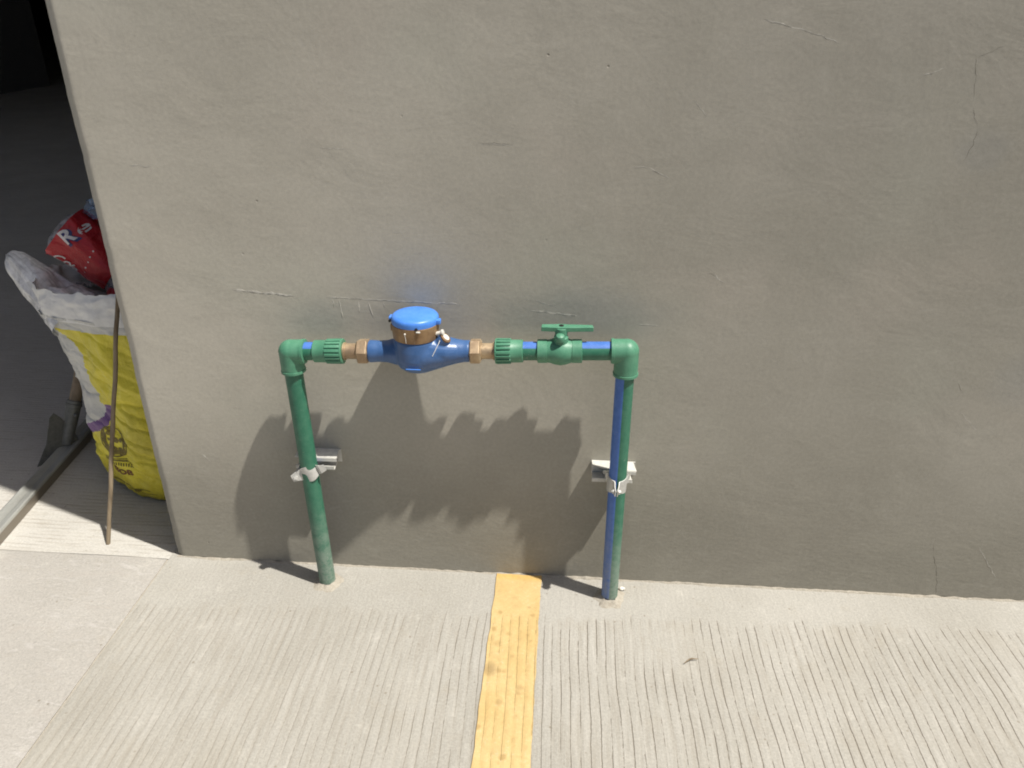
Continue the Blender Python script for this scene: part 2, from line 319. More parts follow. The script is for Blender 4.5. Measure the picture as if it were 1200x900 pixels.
# ------------------------------------------------------------------ mesh helper
class MB:
    def __init__(s): s.v = []; s.f = []; s.mi = []
    def add(s, vs, fs, mi=0):
        o = len(s.v); s.v += [V(a) for a in vs]; s.f += [tuple(i+o for i in f) for f in fs]
        s.mi += (mi if isinstance(mi, list) else [mi]*len(fs))
    def box(s, a, b, bev=0, rot=None, mi=0):
        bm = bmesh.new(); bmesh.ops.create_cube(bm, size=1)
        a, b = V(a), V(b)
        for v in bm.verts: v.co = V((v.co.x*(b.x-a.x), v.co.y*(b.y-a.y), v.co.z*(b.z-a.z)))
        if bev: bmesh.ops.bevel(bm, geom=bm.edges[:], offset=bev, segments=2, affect='EDGES', profile=.5)
        bm.verts.index_update()
        c = (a+b)/2
        s.add([(rot @ v.co if rot else v.co)+c for v in bm.verts], [tuple(v.index for v in f.verts) for f in bm.faces], mi); bm.free()
    def lathe(s, A, D, prof, seg=40, ref=None, rmod=None, mfn=None, caps=True):
        A = V(A); D = V(D).normalized()
        ref = V(ref) if ref else (V((0, 0, 1)) if abs(D.z) < .9 else V((0, -1, 0)))
        u = (ref - D*ref.dot(D)).normalized(); w = D.cross(u)
        vs = []
        for j, (t, r) in enumerate(prof):
            for i in range(seg):
                a = 2*pi*i/seg; rr = rmod(t, a, r) if rmod else r
                vs.append(A + D*t + (u*cos(a)+w*sin(a))*rr)
        fs = []; ms = []
        for j in range(len(prof)-1):
            for i in range(seg):
                k = (i+1) % seg
                fs.append((j*seg+i, j*seg+k, (j+1)*seg+k, (j+1)*seg+i)); ms.append(mfn(2*pi*(i+.5)/seg) if mfn else 0)
        if caps:
            fs.append(tuple(range(seg-1, -1, -1))); ms.append(0)
            fs.append(tuple((len(prof)-1)*seg+i for i in range(seg))); ms.append(0)
        s.add(vs, fs, ms)
    def sphere(s, c, r, sc=(1, 1, 1), n=20):
        prof = []
        vs = []; fs = []
        c = V(c)
        for j in range(n+1):
            th = pi*j/n
            for i in range(2*n):
                a = pi*i/n; vs.append(c+V((r*sc[0]*sin(th)*cos(a), r*sc[1]*sin(th)*sin(a), r*sc[2]*cos(th))))
        for j in range(n):
            for i in range(2*n):
                k = (i+1) % (2*n); fs.append((j*2*n+i, (j+1)*2*n+i, (j+1)*2*n+k, j*2*n+k))
        s.add(vs, fs)
    def prism(s, poly, h0, h1, frame, mi=0):
        """poly of (u,v), extruded h0..h1 along frame third axis; frame=(origin,U,V,W)"""
        O, Uu, Vv, W = [V(a) for a in frame]; n = len(poly)
        vs = [O+Uu*p[0]+Vv*p[1]+W*h0 for p in poly]+[O+Uu*p[0]+Vv*p[1]+W*h1 for p in poly]
        fs = [tuple(range(n-1, -1, -1)), tuple(range(n, 2*n))]+[(i, (i+1) % n, n+(i+1) % n, n+i) for i in range(n)]
        s.add(vs, fs, mi)
    def strip(s, path, z0, z1, th, O=V((0, 0, 0)), rot=None):
        """band: path of (x,y) swept vertically z0..z1 with thickness th"""
        n = len(path); L = []; Rr = []
        for i, p in enumerate(path):
            a = V(path[max(0, i-1)]); b = V(path[min(n-1, i+1)]); t = (b-a).normalized(); nn = V((-t.y, t.x))*th/2
            L.append(V(p)+nn); Rr.append(V(p)-nn)
        vs = []
        for z in (z0, z1):
            for q in L+Rr: vs.append(V((q.x, q.y, z(q) if callable(z) else z)))
        if rot: vs = [rot @ v for v in vs]
        vs = [v+O for v in vs]
        fs = []; m = 2*n
        for i in range(n-1):
            fs += [(i, i+1, m+i+1, m+i), (n+i+1, n+i, m+n+i, m+n+i+1), (m+i, m+i+1, m+n+i+1, m+n+i), (i+1, i, n+i, n+i+1)]
        fs += [(0, m, m+n, n), (n-1, 2*n-1, m+2*n-1, m+n-1)]
        s.add(vs, fs)
    def tube(s, pts, r, seg=12):
        pts = [V(p) for p in pts]; vs = []; fs = []
        up = V((0, 0, 1)) if abs((pts[1]-pts[0]).normalized().z) < .9 else V((0, 1, 0))
        for i, p in enumerate(pts):
            t = (pts[min(i+1, len(pts)-1)]-pts[max(i-1, 0)]).normalized()
            u = (up-t*up.dot(t)).normalized(); up = u; w = t.cross(u); rr = r[i] if isinstance(r, (list, tuple)) else r
            for k in range(seg): vs.append(p+(u*cos(2*pi*k/seg)+w*sin(2*pi*k/seg))*rr)
        for i in range(len(pts)-1):
            for k in range(seg):
                l = (k+1) % seg; fs.append((i*seg+k, i*seg+l, (i+1)*seg+l, (i+1)*seg+k))
        fs += [tuple(range(seg-1, -1, -1)), tuple((len(pts)-1)*seg+k for k in range(seg))]
        s.add(vs, fs)
    def build(s, name, mats, parent=None, angle=32, bevel=0, remesh=0, solid=0):
        me = bpy.data.meshes.new(name)
        org = V(parent['_o']) if parent is not None and '_o' in parent else V((0, 0, 0))
        me.from_pydata([v-org for v in s.v], [], s.f)
        for mt in (mats if isinstance(mats, list) else [mats]): me.materials.append(M_[mt])
        me.polygons.foreach_set('material_index', s.mi)
        bm = bmesh.new(); bm.from_mesh(me); bmesh.ops.recalc_face_normals(bm, faces=bm.faces[:]); bm.to_mesh(me); bm.free()
        me.polygons.foreach_set('use_smooth', [True]*len(me.polygons))
        if angle < 180 and not remesh: me.set_sharp_from_angle(angle=radians(angle))
        me.update()
        o = bpy.data.objects.new(name, me); COL.objects.link(o)
        if parent is not None:
            o.parent = parent
            if '_o' in parent: o['_o'] = list(org)
        if remesh:
            md = o.modifiers.new('r', 'REMESH'); md.mode = 'VOXEL'; md.voxel_size = remesh; md.use_smooth_shade = True
            ms = o.modifiers.new('s', 'SMOOTH'); ms.iterations = 4; ms.factor = .5
        if bevel:
            md = o.modifiers.new('b', 'BEVEL'); md.width = bevel; md.segments = 2; md.limit_method = 'ANGLE'; md.angle_limit = radians(40); md.harden_normals = True
        if solid:
            md = o.modifiers.new('t', 'SOLIDIFY'); md.thickness = solid
        return o
def root(name, loc, label, cat, group=None):
    o = bpy.data.objects.new(name, None); COL.objects.link(o); o.location = loc; o['_o'] = list(loc)
    o.empty_display_size = .05
    return tag(o, label, cat, group)
def tag(o, label, cat, group=None):
    o['label'] = label; o['category'] = cat
    if group: o['group'] = group
    return o
def struct(o, label=None):
    o['kind'] = 'structure'
    if label: o['label'] = label
    return o
def nz(x, y=0, z=0): return noise.noise(V((x, y, z)))

# ------------------------------------------------------------------ floor slabs
def slab(name, x0, x1, y0, y1, nx, ny, mat, th=.12, ztop=0, jag=.0015, label=None, gx=1., gy=1.):
    b = MB()
    xs = [x0+(x1-x0)*(i/nx)**gx for i in range(nx+1)]; ys = [y0+(y1-y0)*(1-(1-j/ny)**gy) for j in range(ny+1)]
    vs = []; fs = []
    for j, y in enumerate(ys):
        for i, x in enumerate(xs):
            xx, yy, zz = x, y, ztop + .0012*nz(x*3, y*3, 1) + .0005*nz(x*14, y*14, 3)
            if i in (0, nx): xx += jag*nz(y*30, 5); zz -= .0018
            if j in (0, ny): yy += jag*nz(x*30, 9); zz -= .0007
            vs.append((xx, yy, zz))
    n = nx+1
    for j in range(ny):
        for i in range(nx): fs.append((j*n+i, j*n+i+1, (j+1)*n+i+1, (j+1)*n+i))
    ring = [i for i in range(n)]+[j*n+nx for j in range(1, ny+1)]+[ny*n+i for i in range(nx-1, -1, -1)]+[j*n for j in range(ny-1, 0, -1)]
    base = len(vs)
    for r in ring: vs.append((vs[r][0], vs[r][1], ztop-th))
    for k in range(len(ring)):
        l = (k+1) % len(ring); fs.append((ring[l], ring[k], base+k, base+l))
    fs.append(tuple(base+k for k in range(len(ring)-1, -1, -1)))
    b.add(vs, fs)
    return struct(b.build(name, mat, angle=50), label)
g = MB(); g.add([(-60, -60, -.02), (60, -60, -.02), (60, 60, -.02), (-60, 60, -.02)], [(0, 1, 2, 3)])
struct(g.build('ground', 'ground'))
JX = -.836
slab('driveway', JX, 3.4, -1.7, .03, 240, 190, 'drive', gx=1.6, gy=1.6, label='pale grooved concrete driveway in front of the wall')
slab('pavement', -12.0, JX-.004, -1.7, -.0085, 120, 120, 'apron', gx=.5, gy=1.6, label='smooth concrete apron left of the joint')
slab('garage_floor', -7.0, 3.3, -.006, 9.0, 240, 160, 'gfloor', gx=1, gy=1, label='brushed concrete floor running back into the dark garage') if False else None
# garage floor: front part beside the wall end and the part behind the wall
slab('garage_floor', -20.0, JX+.008, -.007, 26.0, 120, 260, 'gfloor', gx=.5, gy=.999, label='brushed concrete floor running back into the dark garage')
slab('garage_floor_side', JX+.009, 3.3, .125, 26.0, 40, 60, 'gfloor', label='garage floor behind the wall')
# mortar lying in the joints
b = MB()
for (p0, p1, wd) in (((JX-.002, -2.0), (JX-.002, -.008), .004),):
    pts = []
    for i in range(121):
        t = i/120; y = p0[1]+(p1[1]-p0[1])*t; x = p0[0]+.0015*nz(y*20, 2)
        pts.append((x, y))
    vs = []
    for x, y in pts: vs += [(x-wd*1.1, y, -.0035+.0015*nz(y*60, 1)), (x+wd*1.1, y, -.0035+.0015*nz(y*70, 4))]
    b.add(vs, [(2*i, 2*i+1, 2*i+3, 2*i+2) for i in range(120)])
struct(b.build('joint_filler', 'mortar'), 'thin dirt-filled joint between the concrete slabs')
# painted line
b = MB(); ny = 150; nx = 10; vs = []; fs = []
for j in range(ny+1):
    y = -.004-2.2*(j/ny)**1.5
    for i in range(nx+1):
        t = i/nx; x0 = -.1186+.0022*nz(y*22, 3)+.001*nz(y*90, 1); x1 = -.0245+.0020*nz(y*25, 8)+.001*nz(y*90, 7)
        x = x0+(x1-x0)*t; yy = y + (.004*nz(x*60, 5) if j == 0 else 0)
        vs.append((x, yy, .0030+.0012*nz(x*3, yy*3, 1)+.0005*nz(x*14, yy*14, 3)))
for j in range(ny):
    for i in range(nx): fs.append((j*(nx+1)+i, (j+1)*(nx+1)+i, (j+1)*(nx+1)+i+1, j*(nx+1)+i+1))
b.add(vs, fs)
struct(b.build('painted_line', 'yellow', angle=180), 'worn yellow line painted on the driveway up to the wall')

# ------------------------------------------------------------------ the wall
WX = -.824; WT = .12; WH = 4.5
def build_wall():
    b = MB()
    out = []                                   # outline in plan, front face from left corner to the right
    out += [(WX, .013), (WX+.0012, .0100), (WX+.008, .0052), (WX+.0155, .0006), (WX+.019, 0)]
    x = WX+.023
    while x < 1.05: out.append((x, 0)); x += .012
    while x < 3.4: out.append((x, 0)); x += .12
    nf = len(out)
    out += [(3.4, 0), (3.4, WT), (WX+.01, WT), (WX, WT-.01)]
    zs = []; z = -.05
    while z < 1.2: zs.append(z); z += .012 if z >= 0 else .05
    while z < WH: zs.append(z); z += .15
    zs.append(WH)
    n = len(out); vs = []
    for z in zs:
        for i, (x, y) in enumerate(out):
            if i < nf:
                d = .0011*nz(x*2.6, z*2.6, 4)+.0004*nz(x*9, z*9, 2)+.00012*nz(x*30, z*30, 7)
                e = (.0016*nz(3, z*9, 1)+.0012*nz(5, z*45, 2)) if i < 5 else 0
                vs.append((x+e, y+d+abs(e)*.3, z))
            else: vs.append((x, y, z))
    fs = []
    for j in range(len(zs)-1):
        for i in range(n):
            k = (i+1) % n; fs.append((j*n+i, j*n+k, (j+1)*n+k, (j+1)*n+i))
    fs += [tuple(range(n-1, -1, -1)), tuple((len(zs)-1)*n+i for i in range(n))]
    b.add(vs, fs)
    return b.build('rendered_wall', 'wall', angle=60)
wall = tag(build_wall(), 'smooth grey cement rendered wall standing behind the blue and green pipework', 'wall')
def wall_y(x, z): return .0011*nz(x*2.6, z*2.6, 4)+.0004*nz(x*9, z*9, 2)+.00012*nz(x*30, z*30, 7)
def wall_mark(name, pts, wd, high, mat, jit=.0012, ragged=.5):
    """a crack (thin dark seam) or a raised bead of plaster following the points on the wall"""
    P = []
    for i in range(len(pts)-1):
        (x0, z0), (x1, z1) = pts[i], pts[i+1]; L = math.hypot(x1-x0, z1-z0); n = max(3, int(L/.0022))
        for k in range(n): P.append((x0+(x1-x0)*k/n, z0+(z1-z0)*k/n))
    P.append(pts[-1]); b = MB(); vs = []; n = len(P)
    for i, (x, z) in enumerate(P):
        a = P[max(0, i-1)]; c = P[min(n-1, i+1)]; dx, dz = c[0]-a[0], c[1]-a[1]; L = math.hypot(dx, dz) or 1; nx_, nz_ = -dz/L, dx/L
        j = jit*(nz(x*70, z*70, 1)+.5*nz(x*220, z*220, 5)); x += nx_*j; z += nz_*j
        e = min(1, i/4, (n-1-i)/4); ww = wd*max(.12, 1+ragged*1.6*nz(x*110, z*110, 9))*(.15+.85*e); hh = high*(.1+.9*e)*max(.2, 1+ragged*nz(x*80, z*80, 3))
        for sgn, h in ((-1, -.0003), (0, hh), (1, -.0003)):
            xx, zz = x+nx_*ww*sgn, z+nz_*ww*sgn; vs.append((xx, wall_y(xx, zz)-h, zz))
    b.add(vs, [f for i in range(n-1) for f in ((3*i, 3*i+1, 3*i+4, 3*i+3), (3*i+1, 3*i+2, 3*i+5, 3*i+4))])
    return b.build(name, mat, wall, angle=180)
for pts, wd in (([(-.596, .6216), (-.54, .619), (-.4824, .6138)], .0022), ([(-.425, .6142), (-.3117, .6113), (-.1814, .6074)], .0014),
                ([(-.06, .6002), (-.02, .598), (.031, .592)], .0014), ([(.129, .5808), (.174, .579)], .0012), ([(.275, 1.0695), (.335, 1.056), (.394, 1.038)], .0010), ([(.52, .993), (.554, 1.0075)], .0012),
                ([(-.147, .8842), (-.0875, .8838)], .0009), ([(-.41, .875), (-.365, .872)], .001), ([(.10, .852), (.13, .852), (.165, .835)], .001), ([(-.30, .735), (-.27, .737)], .0009), ([(-.74, .84), (-.70, .838)], .0010),
                ([(.251, .679), (.275, .661)], .0012), ([(.722, .432), (.762, .393)], .0009), ([(-.72, .27), (-.70, .25)], .0016), ([(-.05, .622), (-.005, .605)], .0008), ([(.835, .1335), (.857, .103), (.89, .055)], .0008), ([(-.17,.715),(-.145,.72)], .0008), ([(.19,.955),(.215,.93)],.0008)):
    wall_mark('plaster_ridge', pts, wd*1.3, wd*.20, 'ridge', .0022, .9)
for a_, b_ in (((-.4015, .612), (-.397, .571)), ((-.366, .61), (-.3654, .582)), ((-.349, .61), (-.3407, .576)), ((-.412, .612), (-.411, .593)), ((-.322, .61), (-.318, .596))):
    wall_mark('plaster_drip', [a_, b_], .0016, .0005, 'ridge', .0005, .6)
for pts, wd in (([(.588, 1.026), (.5996, .988), (.604, .958)], .0006), ([(.606, .952), (.620, .9212)], .0004), ([(.6205, .9215), (.621, .896), (.612, .8703)], .0010), ([(.5935, 1.0195), (.6305, 1.038)], .0004),
                ([(.748, .149), (.7554, .107)], .0006), ([(.7554, .107), (.7725, .0646), (.785, .003)], .0013), ([(.846, .115), (.860, .095), (.879, .066)], .0005), ([(.702, .4916), (.7174, .4666)], .0010),
                ([(-.147, .8857), (-.0875, .8852)], .0006), ([(.2405, .6790), (.262, .671)], .0005), ([(-.645, 1.0025), (-.635, 1.0020)], .0020),):
    wall_mark('crack', pts, wd, .00012, 'crackm', .0030, .7)
# ragged mortar left along the foot of the wall
b = MB(); vs = []; N_ = 620
for i in range(N_+1):
    x = WX+.004+i*.0031
    h = max(0., .0026+.0035*nz(x*9, 1)+.0035*nz(x*48, 3)); d = max(.0006, .004+.0055*nz(x*13, 5)+.003*nz(x*60, 8))
    vs += [(x, .002, h+.0004), (x, -d*.5, h*.75+.0005), (x, -d-.0005, -.0012)]
b.add(vs, [f for i in range(N_) for f in ((3*i, 3*i+1, 3*i+4, 3*i+3), (3*i+1, 3*i+2, 3*i+5, 3*i+4))])
struct(b.build('mortar_edge', 'mortar', angle=180), 'ragged mortar edge along the foot of the wall')

# the dark garage behind the opening, made tall and open-sided to let light in
g = root('garage', (-4.1, 0, 0), 'dark bare garage room seen through the opening left of the wall', 'building')
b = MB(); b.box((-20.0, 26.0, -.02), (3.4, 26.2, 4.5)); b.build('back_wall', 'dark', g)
b = MB(); b.box((3.405, .0, -.02), (3.6, 26.0, 4.5)); b.build('side_wall', 'room', g)
b = MB(); b.box((-20.2, -.12, 4.503), (3.6, 26.2, 4.7)); b.build('ceiling', 'room', g)
b = MB(); b.box((-7.0, 0.001, 4.3), (WX-.002, .119, 4.5)); b.build('lintel', 'room', g)
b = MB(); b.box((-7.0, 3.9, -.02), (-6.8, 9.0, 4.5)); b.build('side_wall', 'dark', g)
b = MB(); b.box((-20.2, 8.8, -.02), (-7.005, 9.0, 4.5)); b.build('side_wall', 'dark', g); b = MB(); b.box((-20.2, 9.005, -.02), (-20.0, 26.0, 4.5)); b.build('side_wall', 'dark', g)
for yy in (.3, 2.1): b = MB(); b.box((-7.0, yy, -.02), (-6.8, yy+.2, 4.5)); b.build('pillar', 'room', g)  # unseen pillars along the side left open for light

# ------------------------------------------------------------------ pipework with water meter
PY = -.050
asm = root('pipe_assembly', (-.18, PY, 0), 'green plastic pipe loop before the wall carrying a blue water meter and lever valve', 'pipework')
PR = .0164
def hz(x): return .5278 + (x+.483)*(.5510-.5278)/(.113+.483)       # the run rises slightly to the right
XD = V((.596, 0, .0232)).normalized()
def at(x, dy=0, dz=0): return V((x, PY+dy, hz(x)+dz))
def pipe(A, B, sref, half, r=PR):
    A, B = V(A), V(B); D = B-A; L = D.length
    bb = MB()
    prof = [(0, r-.001), (.001, r)]+[(L*k/16, r) for k in range(1, 16)]+[(L-.001, r), (L, r-.001)]
    bb.lathe(A, D, prof, 72, ref=sref, mfn=(lambda a: 1 if (min(a, 2*pi-a) < half) else 0))
    return bb.build('pipe', ['green', 'stripe'], asm)
XL, XR = -.4835, .1125
lb = (-.4695, -.0545, -.004); rb = (.1165, -.0530, -.004)
pipe(lb, at(XL, dz=-.024), (.75, 1, 0), .55)                       # stripe turned to the wall
pipe(rb, at(XR, dz=-.024), (-1, -.78, 0), .80)
def hpipe(x0, x1): return pipe(at(x0), at(x1), (0, -.28, 1), .62)
hpipe(-.468, -.430); hpipe(-.070, -.038); hpipe(.034, .092)
def elbow(x, sgn, zb):
    bb = MB(); c = at(x); r = .0212
    end = at(x+sgn*.0275); bb.lathe(c, end-c, [(0, r), (.024, r), (.0275, r-.0012)], 48)
    bb.sphere(c, r*1.01)
    foot = V((x + (.001 if sgn < 0 else -.001)*-sgn, PY, zb)); bb.lathe(c, foot-c, [(0, r), ((foot-c).length-.003, r), ((foot-c).length, r-.0012)], 48)
    o = bb.build('elbow', 'fit', asm, remesh=.0011)
    # moulded collar lines
    cb = MB(); cb.lathe(end-(end-c).normalized()*.006, end-c, [(0, r-.001), (.0005, r+.0010), (.005, r+.0010), (.0058, r-.001)], 48)
    cb.lathe(foot-(foot-c).normalized()*.006, foot-c, [(0, r-.001), (.0005, r+.0010), (.005, r+.0010), (.0058, r-.001)], 48)
    cb.build('collar', 'fit', o)
    return o
elbow(XL, 1, .4875); elbow(XR, -1, .5045)
def adapter(x_pipe, x_end):
    """socket, then the fluted hexagon end with the brass insert"""
    d = 1 if x_end > x_pipe else -1; A = at(x_pipe); D = XD*d; L = abs(x_end-x_pipe)
    bb = MB(); bb.lathe(A, D, [(0, .0185), (.0012, .0200), (L*.45, .0202), (L*.46, .0205), (L*.8, .0205)], 56)
    o = bb.build('adapter', 'fit', asm)
    rb_ = MB()
    def rm(t, a, r): return r + (.0019 if (a*18/(2*pi)) % 1 < .55 else -.0006)
    rb_.lathe(A+D*(L*.44), D, [(0, .0195), (.0006, .0205), (L*.50, .0210), (L*.51, .0208)], 144, rmod=rm)
    rb_.lathe(A+D*(L*.44+L*.505), D, [(0, .0212), (.0004, .0224), (.0024, .0224), (.0030, .0212)], 56)
    rb_.build('fluted_ring', 'fit', o, angle=25)
    return o
adapter(-.4395, -.3865); adapter(-.0665, -.1150)
def union(x0, x1, xn0, xn1):
    d = 1 if x1 > x0 else -1; A = at(x0); D = XD*d
    bb = MB(); bb.lathe(A, D, [(0, .0150), (.001, .0160), (.004, .0160), (.0045, .0140), (abs(x1-x0), .0142)], 40)
    t = bb.build('union_tailpiece', 'brass', asm)
    nb = MB(); L = abs(xn1-xn0); r = .0232
    nb.lathe(at(xn0), D, [(0, .0178), (.0015, .0208), (.003, r), (L-.003, r), (L-.0015, .0208), (L, .0178)], 6, ref=(0, -.3, 1))
    n = nb.build('union_nut', 'brass', asm, angle=20, bevel=.0008)
    return t, n
union(-.3865, -.357, -.3615, -.3390); union(-.1150, -.146, -.1395, -.1610)

# water meter
mx = -.2545; mz = hz(mx)
body = MB()
body.lathe(at(-.3400), XD, [(0, .0185), (.001, .0200), (.006, .0200), (.018, .0190), (.034, .0200), (.055, .026), (.075, .030)], 48)
body.lathe(at(-.1600), -XD, [(0, .0182), (.001, .0193), (.010, .0195), (.022, .0215), (.040, .0262), (.060, .0325), (.080, .0385), (.095, .040)], 48)
zt = mz+.030
body.lathe((mx, PY, zt), (0, 0, -1), [(0, .0375), (.004, .0388), (.020, .0405), (.036, .0405), (.046, .0385), (.054, .034), (.061, .026), (.0655, .015), (.0670, .004)], 64)
body.tube([(mx+.02, PY-.008, mz+.008), (mx+.052, PY-.006, mz+.005), (mx+.085, PY, mz+.003)], [.026, .0215, .017], 24)
pA = V((-.2195, PY-.010, mz+.012)); pD = V((.55, -.10, .62)).normalized()
body.lathe(pA, pD, [(0, .0115), (.026, .0105), (.0275, .0095)], 32)
meter = body.build('water_meter', 'body', asm, remesh=.0012)
b = MB(); b.box((mx-.013, PY-.0418, mz-.0175), (mx+.013, PY-.0395, mz-.0160), .0006); b.build('casting_mark', 'lid', meter)
b = MB(); b.lathe((mx, PY, zt-.001), (0, 0, 1), [(0, .0378), (.001, .0395), (.006, .0402), (.024, .0412), (.027, .0412), (.028, .0395)], 72)
b.box((mx-.0432, PY-.006, zt+.010), (mx-.037, PY+.006, zt+.022), .001)
ring = b.build('brass_ring', 'bronze', meter)
zl = zt+.0265
b = MB(); b.lathe((mx, PY, zl), (0, 0, 1), [(0, .0395), (.0005, .0408), (.007, .0412), (.0105, .0405), (.0130, .0385), (.0148, .0340), (.0160, .0250), (.0168, .012), (.0170, .0004)], 72)
b.box((mx+.034, PY-.014, zl+.0005), (mx+.0460, PY-.002, zl+.009), .0016); b.box((mx-.0455, PY-.006, zl+.0005), (mx-.034, PY+.009, zl+.009), .0016)
b.build('lid', 'lid', meter)
b = MB(); b.lathe((mx-.043, PY-.009, zl+.003), (0, 1, 0), [(0, .0025), (.019, .0025)], 16); b.build('hinge_pin', 'black', meter)
b = MB(); b.lathe((mx+.0090, PY-.0400, zl+.0015), (0, -1, 0), [(0, .0026), (.0014, .0026), (.0016, .0018)], 20); b.build('seal_hole', 'black', meter)
b = MB(); b.box((mx+.0085, PY-.0425, zl-.0045), (mx+.0155, PY-.0395, zl-.0020), .0006); b.build('seal_clip', 'white', meter)
b = MB(); b.sphere((mx-.011, PY-.0400, zl-.008), .0018, n=8); b.tube([(mx-.011, PY-.0408, zl-.009), (mx-.0100, PY-.0410, zl-.016), (mx-.0095, PY-.0405, zl-.024)], .0005, 8); b.build('seal_wire', 'white', meter)
e = pA+pD*.0265
b = MB(); b.lathe(e, pD, [(0, .0098), (.0015, .0104), (.0035, .0104), (.0042, .0085)], 32); b.build('port_cap', 'bronze', meter)
b = MB(); b.lathe(e+pD*.0041, pD, [(0, .0068), (.0008, .0064), (.0010, .004)], 24); b.build('port_plug', 'white', meter)
b = MB(); b.lathe((mx+.038, PY-.012, zt+.010), (.9, -.1, .25), [(0, .0035), (.010, .0035), (.0105, .0055), (.013, .0055), (.0138, .004)], 20); b.build('seal_screw', 'white', meter)
b = MB(); b.tube([(mx+.049, PY-.014, zt+.012), (mx+.044, PY-.024, zt-.002), (mx+.038, PY-.030, zt-.014), (mx+.033, PY-.0325, zt-.024)], .0006, 8); b.build('seal_wire', 'white', meter)

# ball valve
vx = -.0015
b = MB()
b.lathe(at(-.0420), XD, [(0, .0185), (.001, .0208), (.017, .0210), (.0172, .0200), (.022, .0206), (.030, .0235), (.040, .0252), (.050, .0238), (.057, .0212), (.0605, .0200), (.0607, .0210), (.0770, .0208), (.0780, .0185)], 56)
b.lathe(at(vx, dy=-.002), (0, -.12, 1), [(0, .0135), (.024, .0128), (.030, .0122), (.0315, .0105)], 32)
valve = b.build('ball_valve', 'fit', asm, angle=28)
hb = MB(); hzz = hz(vx)+.042
# lever: two unequal blades with a hub
hb.prism([(-.0345, -.0065), (-.034, .0065), (-.012, .0078), (.0, .0095), (.012, .0078), (.0535, .0062), (.055, -.0050), (.012, -.0078), (0, -.0095), (-.012, -.0078)], 0, .0085, ((vx, PY, hzz-.003), (1, 0, .02), (0, 1, 0), (0, 0, 1)))
hb.lathe((vx, PY-.0015, hzz-.013), (0, 0, 1), [(0, .0105), (.010, .0112), (.016, .0108)], 32)
hd = hb.build('lever_handle', 'fit', valve, bevel=.0012)
b = MB(); b.lathe((vx-.0015, PY-.0145, hzz-.0150), (0, -.28, 1), [(0, .0082), (.007, .0084), (.010, .0068), (.0118, .003), (.012, .0003)], 28); b.build('stem_cap', 'fit', valve)
b = MB(); b.lathe((vx, PY, hzz+.0050), (0, 0, 1), [(0, .0045), (.0014, .0045), (.0018, .0035)], 6); b.build('handle_screw', 'black', valve)

# ------------------------------------------------------------------ pipe clamps on strut pieces
def clamp(name, P, label, yaw, tilt, cx, hgt, cut):
    """P: where the pipe axis crosses the clamp; strut is a C channel screwed to the wall"""
    t = root(name, (P[0], 0, P[2]), label, 'pipe clamp', 'pipe clamps holding the two upright pipes')
    b = MB(); z0, z1 = P[2]+hgt, P[2]+hgt+.028; D = -.0335; th = .0025
    x0, x1 = P[0]+cx[0], P[0]+cx[1]
    fr = ((0, 0, 0), (1, 0, 0), (0, 1, 0), (0, 0, 1))
    # back plate, flanges, inward lips
    b.box((x0, -.0025, z0), (x1, -.0002, z1), 0)
    top = [(x0, -.0026), (x0+.001, D+cut*.4), (x0+(x1-x0)*.45, D), (x1, D), (x1-.004, -.0026)]
    b.prism(top, z1-th, z1, fr); b.prism([(x0+.002, -.0026), (x0+.001, D), (x1-.006, D), (x1-.009, -.0026)], z0, z0+th, fr)
    b.box((P[0]+cx[0]*.55, D-.001, z1-.0085), (x1-.001, D+.0012, z1-th*.5)); b.box((x0+.001, D-.001, z0+.0015), (x1-.007, D+.0012, z0+.0085))
    st = b.build('strut_channel', 'strut', t, angle=20)
    bb = MB(); bb.lathe((P[0]+.028, -.0024, (z0+z1)/2), (0, -1, 0), [(0, .006), (.003, .006), (.0036, .004)], 6); bb.build('anchor_bolt', 'galv', st)
    rot = Matrix.Rotation(tilt, 3, 'Y') @ Matrix.Rotation(yaw, 3, 'Z')
    for sg in (-1, 1):
        b = MB(); R = PR+.0014; path = [(sg*.0235, .026), (sg*.0215, .016)]
        for k in range(0, 15): a = radians(38-112*k/14); path.append((sg*R*cos(a), R*sin(a)))
        path += [(sg*.0040, -.0200), (sg*.0034, -.029), (sg*.0020, -.0385)]
        b.strip(path, lambda q: -.0056-.0110*math.exp(-((q.y+.006)/.019)**2), lambda q: .0056+.0110*math.exp(-((q.y+.006)/.019)**2), .0018, V(P), rot)
        b.build('clamp_half', 'galv', t, angle=40)
    b = MB()
    def L(v): return V(P)+rot @ V(v)
    ax = rot @ V((1, 0, 0)); b.lathe(L((-.0090, -.0320, 0)), ax, [(0, .0020), (.018, .0020)], 14)
    b.lathe(L((-.0075, -.0320, 0)), ax, [(0, .0030), (.001, .0042), (.0030, .0042), (.0036, .003)], 20); b.lathe(L((.0040, -.0320, 0)), ax, [(0, .0046), (.0034, .0046)], 6)
    b.build('bolt', 'galv', t)
    return t
clamp('pipe_clamp', (-.4758, PY, .2770), 'twisted galvanised clamp round the left upright pipe, half in shadow', radians(-62), radians(-20), (-.036, .048), -.010, .0)
clamp('pipe_clamp', (.1135, PY, .2790), 'galvanised clamp round the right upright pipe on a sunlit strut', radians(-4), radians(2), (-.047, .037), -.012, .045)

